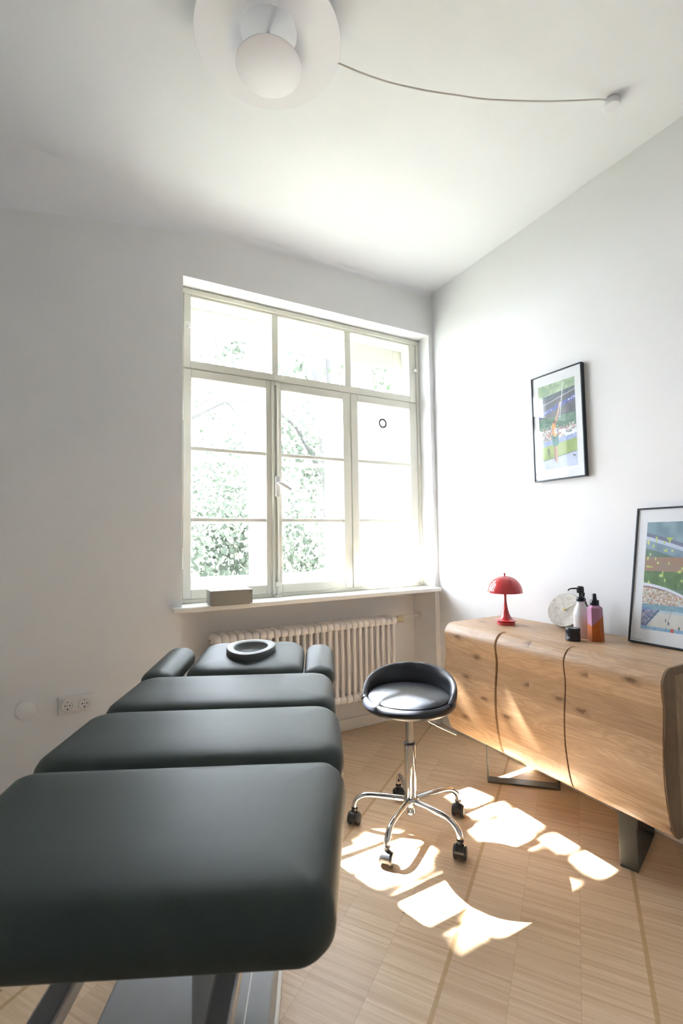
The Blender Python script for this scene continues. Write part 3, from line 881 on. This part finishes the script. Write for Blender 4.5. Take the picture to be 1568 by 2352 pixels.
# small credit line printed at the lower left of the passepartout
tc = bpy.data.curves.new('credit', 'FONT'); tc.body = '© Philipp Reinhard'; tc.size = .0062; tc.extrude = 0.0001
to = bpy.data.objects.new('credit_line', tc)
C.objects.link(to)
Lv2 = ev.length
pos = T2((.013, Lv2 - .013, -.0053))
U2 = Vector((0, -1, 0)); V2 = -ev.normalized(); N2 = U2.cross(V2)
mt = Matrix((U2, V2, N2)).transposed().to_4x4(); mt.translation = pos - ORG[p2.name]
bpy.context.view_layer.update()
dg = bpy.context.evaluated_depsgraph_get()
tme = bpy.data.meshes.new_from_object(to.evaluated_get(dg))
bpy.data.objects.remove(to)
to = bpy.data.objects.new('credit_line', tme); C.objects.link(to)
tme.materials.clear(); tme.materials.append(M['hole'])
to.parent = p2; to.matrix_local = mt; ORG[to.name] = pos

# ---------------------------------------------------------------- ceiling lamp, cable and rose
LC = Vector((.556, 1.488, 0))
cl = thing('ceiling_lamp', (LC.x, LC.y, HC), 'large round white ceiling lamp of two stacked discs', 'lamp')
ZD = 3.055
big = [(.2545, ZD + .001), (.2530, ZD - .0005), (.20, ZD), (.165, ZD + .0015), (.142, ZD + .005), (.124, ZD + .012), (.111, ZD + .023), (.104, ZD + .036), (.098, ZD + .042), (.085, ZD + .043), (.03, ZD + .043), (.001, ZD + .043)]
big2 = [(.2545, ZD + .001), (.2530, ZD + .0035), (.20, ZD + .004), (.165, ZD + .0055), (.145, ZD + .009), (.127, ZD + .016), (.115, ZD + .026), (.108, ZD + .040), (.100, ZD + .047), (.001, ZD + .048)]
MB().lathe(big[::-1] + big2, (LC.x, LC.y, 0), 96, cap=False).build('large_disc', M['lampwhite'], cl)
ZS = 2.968
MB().lathe([(.001, ZS), (.112, ZS), (.1145, ZS + .0015), (.1145, ZS + .003), (.110, ZS + .005), (.001, ZS + .006)], (LC.x, LC.y, 0), 72).build('small_disc', M['lampwhite'], cl)
MB().lathe([(.001, ZS + .006), (.006, ZS + .006), (.006, ZD + .043), (.001, ZD + .043)], (LC.x, LC.y, 0), 24).build('stem', M['lampwhite'], cl)
MB().lathe([(.001, ZD + .048), (.080, ZD + .048), (.082, HC), (.001, HC)], (LC.x, LC.y, 0), 40).build('ceiling_mount', M['lampwhite'], cl)
cab = [(.700, 1.455, 3.085), (.77, 1.440, 3.064), (.805, 1.431, 3.056), (.903, 1.402, 3.034), (.999, 1.373, 3.021), (1.124, 1.336, 3.018), (1.252, 1.297, 3.023), (1.376, 1.26, 3.031), (1.597, 1.193, 3.066), (1.753, 1.147, 3.101), (1.869, 1.112, 3.129), (1.905, 1.105, 3.132)]
def cat3(p, k=6):
    out = []
    for i in range(len(p) - 1):
        a, b, c_, d = p[max(i - 1, 0)], p[i], p[i + 1], p[min(i + 2, len(p) - 1)]
        for s_ in range(k):
            t_ = s_ / k
            out.append(tuple(.5 * ((2 * b[q]) + (-a[q] + c_[q]) * t_ + (2 * a[q] - 5 * b[q] + 4 * c_[q] - d[q]) * t_ ** 2 + (-a[q] + 3 * b[q] - 3 * c_[q] + d[q]) * t_ ** 3) for q in range(3)))
    out.append(p[-1]); return out
tag(MB().tube(cat3(cab), .0034, 10).build('ceiling_cable', M['cable'], loc=(1.33, 1.28, 3.03)), 'thin grey cable sagging between the ceiling lamp and the ceiling outlet', 'cable')
tag(MB().lathe([(.001, 0), (.022, 0), (.030, -.003), (.0325, -.008), (.0325, -.025), (.029, -.029), (.001, -.0295)], (1.932, 1.102, HC), 40).build('ceiling_rose', M['lampwhite'], loc=(1.932, 1.102, HC)), 'small round white ceiling outlet at the end of the cable', 'ceiling outlet')

# ---------------------------------------------------------------- swivel stool
SC_ = Vector((1.335, 1.812, 0))
st = thing('swivel_stool', tuple(SC_), 'black leatherette swivel stool with a low backrest on a chrome five-star castor base', 'stool')
bd = math.atan2(SC_.y, SC_.x) - R(10)           # backrest direction
S = tuple(SC_)
MB().lathe([(.001, .552), (.150, .546), (.190, .548), (.207, .556), (.214, .568), (.213, .582), (.206, .591), (.195, .595), (.186, .590), (.001, .588)], S, 72).build('seat_shell', M['black_leather'], st)
MB().lathe([(.001, .585), (.176, .586), (.184, .591), (.185, .597), (.178, .604), (.155, .611), (.11, .616), (.05, .618), (.001, .618)], S, 72).build('seat_cushion', M['black_leather'], st)
rings = []
AM = 108
NB = 40
for i in range(NB + 1):
    q = -1 + 2 * i / NB
    ph = q * R(AM)
    hq = (1 - abs(q) ** 2.1) if abs(q) < 1 else 0
    H = .014 + .098 * hq
    wd = .013 + .006 * hq
    lean_ = .010 + .020 * hq
    ring = []
    for j in range(20):
        b = 2 * PI * j / 20
        xx = math.cos(b); zz = math.sin(b)
        xx = math.copysign(abs(xx) ** .8, xx); zz = math.copysign(abs(zz) ** .8, zz)
        zrel = .5 + .5 * zz
        zc = .572 + H * zrel * 1.0 + (.010 if True else 0) * zrel
        rad_ = .199 + lean_ * zrel * (.4 + hq) * .6 + wd * xx
        ring.append((SC_.x + rad_ * math.cos(bd + ph), SC_.y + rad_ * math.sin(bd + ph), zc))
    rings.append(ring)
MB().loft(rings).build('backrest', M['black_leather'], st)
for s_ in (-1, 1):
    rr = []
    ph = s_ * R(AM - 3.5)
    for j in range(20):
        b = 2 * PI * j / 20
        rad_ = .2035 + .0165 * math.cos(b)
        rr.append((SC_.x + rad_ * math.cos(bd + ph), SC_.y + rad_ * math.sin(bd + ph), .586 + .0155 * math.sin(b)))
    mb = MB()
    for dd in (0, R(2.2)):
        rr = []
        for j in range(20):
            b = 2 * PI * j / 20
            rad_ = .2035 + .0150 * math.cos(b); pp_ = ph - s_ * dd
            rr.append((SC_.x + rad_ * math.cos(bd + pp_), SC_.y + rad_ * math.sin(bd + pp_), .588 + .0150 * math.sin(b)))
        mb.tube(rr + [rr[0]], .0013, 6)
    mb.build('seam', M['piping'], st)
MB().lathe([(.001, .524), (.055, .526), (.060, .534), (.060, .548), (.001, .548)], S, 32).build('seat_plate', M['castor'], st)
MB().lathe([(.001, .37), (.0170, .37), (.0170, .530), (.001, .530)], S, 28).build('gas_lift', M['steel'], st)
MB().lathe([(.001, .376), (.026, .376), (.0265, .384), (.022, .387), (.001, .387)], S, 28).build('column_cap', M['castor'], st)
MB().lathe([(.001, .070), (.015, .070), (.019, .074), (.019, .085), (.017, .088), (.017, .12), (.0265, .122), (.0265, .378), (.001, .378)], S, 36).build('column', M['chrome'], st)
MB().lathe([(.001, .112), (.034, .112), (.037, .118), (.036, .140), (.033, .146), (.001, .146)], S, 10).build('hub', M['chrome'], st)
fwd = Vector((cf.x, cf.y, 0)).normalized()
lev = [SC_ + rt * .05 + Vector((0, 0, .545)), SC_ + rt * .062 + Vector((0, 0, .528)) - fwd * .02, SC_ + rt * .085 - fwd * .03 + Vector((0, 0, .492)), SC_ + rt * .115 - fwd * .035 + Vector((0, 0, .476)), SC_ + rt * .205 - fwd * .05 + Vector((0, 0, .438))]
lv = MB().tube(cat3([tuple(p) for p in lev], 4), .004, 10).build('height_lever', M['chrome'], st)
MB().tube([lev[3], lev[4]], .0062, 12).build('lever_grip', M['steel'], lv)
A0 = [-149, -77, -5, 67, 139]
for i, ad in enumerate(A0):
    d = Vector((math.cos(R(ad)), math.sin(R(ad)), 0))
    pts = [SC_ + d * r_ + Vector((0, 0, z)) for r_, z in ((.025, .133), (.08, .135), (.13, .136), (.190, .135), (.226, .126), (.249, .108), (.259, .090), (.261, .077))]
    lg = MB().tube(cat3([tuple(p) for p in pts], 4), .0125, 16).build('leg', M['chrome'], st)
    # castor
    tp = SC_ + d * .261
    ax = (rt * math.cos(R(-22)) + fwd * math.sin(R(-22))).normalized()
    if i in (3,): ax = (rt * math.cos(R(10)) + fwd * math.sin(R(10)))
    trail = Vector((-ax.y, ax.x, 0))      # wheels trail away from the camera a little
    wc = tp + trail * -.006 + Vector((0, 0, .026))
    cs_ = MB()
    rings = []
    for u_ in (-.019, -.0175, .0175, .019):
        rr_ = .0265 if abs(u_) < .018 else .024
        ring = []
        for j in range(25):
            b = R(-25 + 230 * j / 24)
            ring.append(wc + ax * u_ + trail * (math.cos(b) * rr_) + Vector((0, 0, math.sin(b) * rr_ + .004)))
        ring.append(wc + ax * u_ + trail * (-.012) + Vector((0, 0, -.004))); ring.append(wc + ax * u_ + trail * .012 + Vector((0, 0, -.004)))
        rings.append(ring)
    cs_.loft(rings)
    cs_.tube([tp + Vector((0, 0, .048)), tp + Vector((0, 0, .066))], .011, 16)
    cs_.tube([tp + Vector((0, 0, .064)), tp + Vector((0, 0, .071))], .0145, 18)
    co = cs_.build('castor', M['castor'], lg)
    for s_ in (-1, 1):
        wm = MB()
        c0 = wc + ax * (s_ * .0205)
        rings = []
        for (u_, rr_) in ((-.008, .0245), (-.006, .026), (.003, .026), (.006, .024), (.0085, .014)):
            rings.append([c0 + ax * (u_ * s_) + trail * (math.cos(2 * PI * j / 28) * rr_) + Vector((0, 0, math.sin(2 * PI * j / 28) * rr_)) for j in range(28)])
        wm.loft(rings); wm.build('wheel', M['castor'], co if False else lg)

# ---------------------------------------------------------------- treatment table
BA = R(26)
ba = Vector((math.sin(BA), math.cos(BA), 0)); bb = Vector((math.cos(BA), -math.sin(BA), 0))
def BT(p): return ba * p[1] + bb * p[0] + Vector((0, 0, p[2]))
KB = .882
def BC(p):
    q = BT(p); return Vector((q.x * KB, q.y * KB, 1.32 + (q.z - 1.32) * KB))
tb = thing('treatment_table', tuple(BT((-.318, 1.4, 0))), 'large dark green-black padded treatment table filling the left foreground', 'treatment table')
def cprof(z0, z1, e=.045, dome=.004):
    return [(.035, z0), (.012, z0 + .004), (.003, z0 + .014), (0, z0 + .030), (0, z1 - e), (.004, z1 - e * .62), (.013, z1 - e * .33), (.026, z1 - e * .13), (.042, z1 - e * .03), (.062, z1 + dome * .2), (.09, z1 + dome * .7), (.13, z1 + dome)]
ZT = .812
CT = -.318
secs = [(.690, 1.160, .745, .055), (1.146, 1.530, .752, .055), (1.512, 1.895, .735, .055)]
def sag(x, y): return 0
for k, (s0_, s1_, w_, r_) in enumerate(secs):
    mb = MB()
    pad(mb, CT, (s0_ + s1_) / 2, w_, s1_ - s0_ - .004, .085 if k else .060, cprof(ZT - .098, ZT, .050 if k else .058))
    nm = ('foot_cushion', 'leg_cushion', 'torso_cushion')[k]
    def taper(p, k=k):
        x, y, z = p
        if k == 0: x = CT + (x - CT) * (1 - .115 * max(0., min(1., (1.04 - y) / .35)) ** 1.3)
        return BC((x, y, z))
    mb.build(nm, M['vinyl'], tb, fn=taper)
# head section with arm rests, tilted slightly
HZ = ZT - .005
def tilt(p):
    x, y, z = p
    return BC((x, y, z + max(0, y - 1.89) * .05))
mb = MB(); pad(mb, -.305, 2.125, .470, .46, .10, cprof(HZ - .085, HZ + .008, .05, .006)); mb.build('head_cushion', M['vinyl'], tb, fn=tilt)
for x_, w_ in ((-.640, .130), (-.002, .125)):
    mb = MB(); pad(mb, x_, 2.10, w_, .42, .058, cprof(HZ - .080, HZ + .002, .042, .004)[:9] + [(.054, HZ + .004)]); mb.build('arm_rest', M['vinyl'], tb, fn=tilt)
# face ring: rounded triangular collar with a bowl
def egg(s_, j, n=48):
    a = 2 * PI * j / n
    x = math.cos(a) * .105; y = math.sin(a) * .125
    x *= 1 + .16 * math.sin(a)
    return x * s_, y * s_
FC = (-.300, 2.115)
def ering(s_, z): return [(FC[0] + egg(s_, j)[0], FC[1] + egg(s_, j)[1], z) for j in range(48)]
fr_ = MB()
zb = HZ + .004
fr_.mat(0).loft([ering(.98, zb), ering(1.0, zb + .006), ering(1.0, zb + .030), ering(.97, zb + .036)], cap=False)
fr_.mat(1).loft([ering(.97, zb + .036), ering(.90, zb + .038), ering(.74, zb + .037), ering(.69, zb + .033)], cap=False)
fo = fr_.build('face_rest', [M['ringside'], M['ringtop']], tb, fn=tilt)
MB().loft([ering(.69, zb + .033), ering(.64, zb + .020), ering(.52, zb + .010), ering(.30, zb + .006), ering(.02, zb + .005)], cap=False).build('face_bowl', M['bowl'], fo, fn=tilt)
MB().loft([ering(1.02, zb + .002), ering(1.05, zb + .006), ering(1.08, zb + .003)], cap=False).build('face_opening_edge', M['ringside'], tb, fn=tilt)
# under-structure
rl = MB()
zu = ZT - .10
for s_ in (-1, 1):
    rl = MB(); pad(rl, CT - .03 + s_ * .158, 1.38, .050, 1.30, .02, [(0, .43), (0, .47)]); rl.build('side_rail', M['rail'], tb, bevel=.006, fn=BC)
for y_ in (1.12, 1.45, 1.75):
    MB().box(CT - .22, CT + .20, y_ - .02, y_ + .02, .47, .50).build('cross_bar', M['rail'], tb, bevel=.003, fn=BC)
for (y0_, y1_) in ((.84, 1.14), (1.17, 1.51), (1.54, 1.88), (1.92, 2.28)):
    MB().box(CT - .25, CT + .25, y0_, y1_, zu - .018, zu + .004).build('support_board', M['castor'], tb, bevel=.003, fn=BC)
for y_ in (1.12, 1.75):
    for s_ in (-1, 1):
        MB().tube([BC((CT + s_ * .15, y_, .49)), BC((CT + s_ * .15, y_ + .03, zu - .016))], .014, 10).build('strut', M['rail'], tb)
for y_ in (1.45, 1.62):
    MB().tube([BT((CT + .03, y_ - .2, .13)), BT((CT + .03, y_ - .2, .575))], .035, 20).build('lift_column', M['steelgrey'], tb)
MB().box(CT - .03, CT + .03, 1.90, 2.10, .47, zu - .016).build('head_bracket', M['rail'], tb, bevel=.003, fn=BC)
bs = MB(); bs.box(CT - .245, CT + .185, .80, 2.10, .03, .135)
bs.build('base_cover', M['steelgrey'], tb, bevel=.008, fn=BT)
bs = MB(); bs.box(CT - .255, CT + .195, .79, 2.11, .005, .032); bs.build('base_edge', M['sill'], tb, bevel=.004, fn=BT, label='lighter grey edge strip')
MB().box(CT + .120, CT + .1235, .81, 2.09, .135, .1372).build('cover_seam', M['sill'], tb, fn=BT)
for sx in (-.22, .16):
    for y_ in (.86, 2.02):
        MB().lathe([(.001, 0), (.022, 0), (.022, .008), (.001, .008)], tuple(BT((CT + sx, y_, 0))), 16).build('foot', M['castor'], tb)

# ---------------------------------------------------------------- outside
lw = MB().box(-12, 18, OUT + .3, 34, -.95, -.85).build('lawn', M['lawn'], smooth=False)
struct(lw, 'garden lawn outside the window')
lw.name = 'ground_outside'
def leaf(mb, c, size, nrm):
    nrm = nrm.normalized()
    a = Vector((random.uniform(-1, 1), random.uniform(-1, 1), random.uniform(-1, 1)))
    u_ = nrm.cross(a)
    if u_.length < .01: u_ = nrm.cross(Vector((1, 0, 0)))
    u_.normalize(); v_ = nrm.cross(u_)
    L2 = size; W2_ = size * .38
    k = nrm * size * .08
    mb.add([c - u_ * L2 * .5, c - u_ * L2 * .2 + v_ * W2_ + k, c + u_ * L2 * .2 + v_ * W2_ * .8 + k, c + u_ * L2 * .55, c + u_ * L2 * .2 - v_ * W2_ * .8 + k, c - u_ * L2 * .2 - v_ * W2_ + k], [(0, 1, 2, 3, 4, 5)])
PATCH = [  # canopy gaps, drawn as the sun patches wanted on the floor
 [(0.97, 1.474), (1.11, 1.50), (1.22, 1.47), (1.38, 1.42), (1.41, 1.27), (1.50, 1.25), (1.48, 1.18), (1.38, 1.165), (1.30, 1.20), (1.235, 1.25), (1.18, 1.34), (1.10, 1.345), (1.03, 1.39)],
 [(0.87, 1.748), (1.032, 1.803), (1.191, 1.845), (1.37, 1.731), (1.226, 1.600), (1.089, 1.600), (0.943, 1.657)],
 [(1.597, 1.683), (1.679, 1.668), (1.741, 1.60), (1.739, 1.491), (1.605, 1.49), (1.569, 1.575)],
 [(1.663, 1.806), (1.816, 1.817), (1.839, 1.729), (1.688, 1.721)],
 [(1.773, 1.712), (1.861, 1.693), (1.86, 1.56), (1.784, 1.562)],
 [(1.795, 1.374), (1.845, 1.372), (1.855, 1.25), (1.886, 1.23), (1.892, 1.13), (1.85, 1.14), (1.80, 1.23)],
 [(1.81, 1.47), (1.845, 1.453), (1.845, 1.376), (1.80, 1.376)],
 [(1.514, 1.192), (1.608, 1.241), (1.689, 1.196), (1.596, 1.155)],
 [(0.98, 0.97), (1.15, 1.005), (1.413, 1.00), (1.50, 0.945), (1.47, 0.875), (1.322, 0.862), (1.100, 0.84)],
 [(1.87, 2.03), (1.95, 2.10), (2.40, 2.12), (2.40, 1.90), (1.93, 1.90)],
 [(1.119, 1.273), (1.207, 1.189), (1.108, 1.185)],
 [(1.688, 2.006), (1.812, 2.01), (1.836, 1.842), (1.68, 1.848)],
]
def inpoly(x, y, P):
    c = False; n = len(P)
    for i in range(n):
        x0, y0 = P[i]; x1, y1 = P[(i + 1) % n]
        if (y0 > y) != (y1 > y) and x < (x1 - x0) * (y - y0) / (y1 - y0) + x0: c = not c
    return c
def tree_parts(root, trunk_pts, trunk_r, leaf_m, clumps, nleaf, lsize, branches=()):
    MB().tube(cat3(trunk_pts, 3), [trunk_r * (1 - .5 * i / (len(trunk_pts) * 3 - 3)) for i in range((len(trunk_pts) - 1) * 3 + 1)], 12).build('trunk', M['bark'], root)
    for bpts, r_ in branches:
        MB().tube(bpts, [r_ * (1 - .6 * i / max(1, len(bpts) - 1)) for i in range(len(bpts))], 8).build('branch', M['bark'], root)
    mb = MB()
    for c_, rr_ in clumps:
        n_ = int(nleaf * rr_ ** 1.5)
        for _ in range(n_):
            v_ = Vector((random.gauss(0, 1), random.gauss(0, 1), random.gauss(0, 1))).normalized() * rr_ * random.random() ** .4
            leaf(mb, Vector(c_) + v_, lsize * random.uniform(.7, 1.3), v_ + Vector((random.uniform(-1, 1), random.uniform(-1, 1), random.uniform(-.3, 1))))
    mb.build('foliage', leaf_m, root, smooth=False)
GZ = -.85
# big tree by the window; unseen canopy added, its gaps shape the sun patches
t1 = thing('shade_tree', (3.95, 6.6, GZ), 'large tree with a thick trunk seen through the right-hand panes', 'tree')
canopy = MB()
for k_ in range(32000):
    z = random.uniform(6.0, 7.0)
    gx, gy = random.uniform(.1, 3.1), random.uniform(.35, 2.75)
    if k_ > 27000: gx, gy = random.uniform(1.9, 2.8), random.uniform(.7, 1.85)  # extra leaves added to block stray sun on the right wall
    if any(inpoly(gx, gy, P) for P in PATCH): continue
    if any(inpoly(gx + dx_, gy + dy_, P) for P in PATCH for dx_, dy_ in ((.008, 0), (-.008, 0), (0, .008), (0, -.008))): continue
    p = Vector((gx, gy, 0)) - SUN * (z / -SUN.z)
    leaf(canopy, p, random.uniform(.05, .075), -SUN + Vector((random.uniform(-.45, .45), random.uniform(-.45, .45), random.uniform(-.45, .45))))
canopy.build('foliage', M['leaf'], t1, smooth=False, label='unseen leafy canopy added against the sun, gaps shaped for sun patches')
tree_parts(t1, [(4.15, 6.9, GZ), (4.2, 6.9, .6), (4.25, 6.9, 2.2), (4.2, 6.9, 3.6), (4.15, 6.95, 5.2), (3.9, 6.9, 7.5)], .36, M['leaf'],
           [((5.2, 7.9, 4.6), 1.0), ((5.2, 7.8, 2.6), .9), ((4.9, 7.6, 6.4), 1.2)], 420, .11,
           branches=[([(4.15, 6.9, 4.4), (2.6, 6.7, 5.2), (1.0, 6.6, 5.2), (.2, 6.5, 5.1)], .10), ([(4.2, 6.9, 4.6), (5.4, 7.6, 6.4)], .12)])
t2 = thing('garden_tree', (4.5, 9.3, GZ), 'twin-stemmed tree seen through the middle upper panes', 'tree')
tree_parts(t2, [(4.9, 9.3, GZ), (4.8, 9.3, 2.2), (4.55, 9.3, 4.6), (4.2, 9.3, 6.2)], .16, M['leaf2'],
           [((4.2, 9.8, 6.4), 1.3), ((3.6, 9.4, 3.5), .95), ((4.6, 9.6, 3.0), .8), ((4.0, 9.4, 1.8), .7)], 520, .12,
           branches=[([(4.7, 9.3, 2.8), (4.9, 9.3, 4.4), (4.75, 9.3, 6.4)], .12), ([(4.75, 9.3, 2.6), (4.0, 9.2, 3.7), (3.1, 9.1, 4.3)], .06)])
t3 = thing('garden_tree', (.4, 7.6, GZ), 'leafy tree with a slanting bough seen through the left casement', 'tree')
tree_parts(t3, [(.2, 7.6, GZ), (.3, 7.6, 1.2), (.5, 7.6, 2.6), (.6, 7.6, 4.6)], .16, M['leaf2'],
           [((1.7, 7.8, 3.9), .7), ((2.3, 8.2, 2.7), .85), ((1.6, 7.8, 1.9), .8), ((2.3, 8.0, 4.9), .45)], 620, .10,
           branches=[([(.5, 7.6, 2.5), (1.25, 7.2, 3.1), (1.9, 7.0, 3.45), (2.4, 6.9, 3.5)], .09), ([(1.9, 7.0, 3.45), (2.5, 7.2, 2.9)], .035), ([(1.5, 7.2, 3.2), (1.8, 7.3, 3.9), (2.3, 7.4, 4.2)], .04)])
t4 = thing('garden_shrub', (3.4, 12.5, GZ), 'pale green shrub at the bottom of the left and middle panes', 'shrub')
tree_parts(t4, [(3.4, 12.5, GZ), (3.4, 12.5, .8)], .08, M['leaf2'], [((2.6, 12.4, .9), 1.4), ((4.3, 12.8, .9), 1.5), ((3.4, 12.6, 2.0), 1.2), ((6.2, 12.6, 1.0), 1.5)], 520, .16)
t5 = thing('garden_tree', (8.0, 13.5, GZ), 'distant pale tree behind the thick trunk', 'tree')
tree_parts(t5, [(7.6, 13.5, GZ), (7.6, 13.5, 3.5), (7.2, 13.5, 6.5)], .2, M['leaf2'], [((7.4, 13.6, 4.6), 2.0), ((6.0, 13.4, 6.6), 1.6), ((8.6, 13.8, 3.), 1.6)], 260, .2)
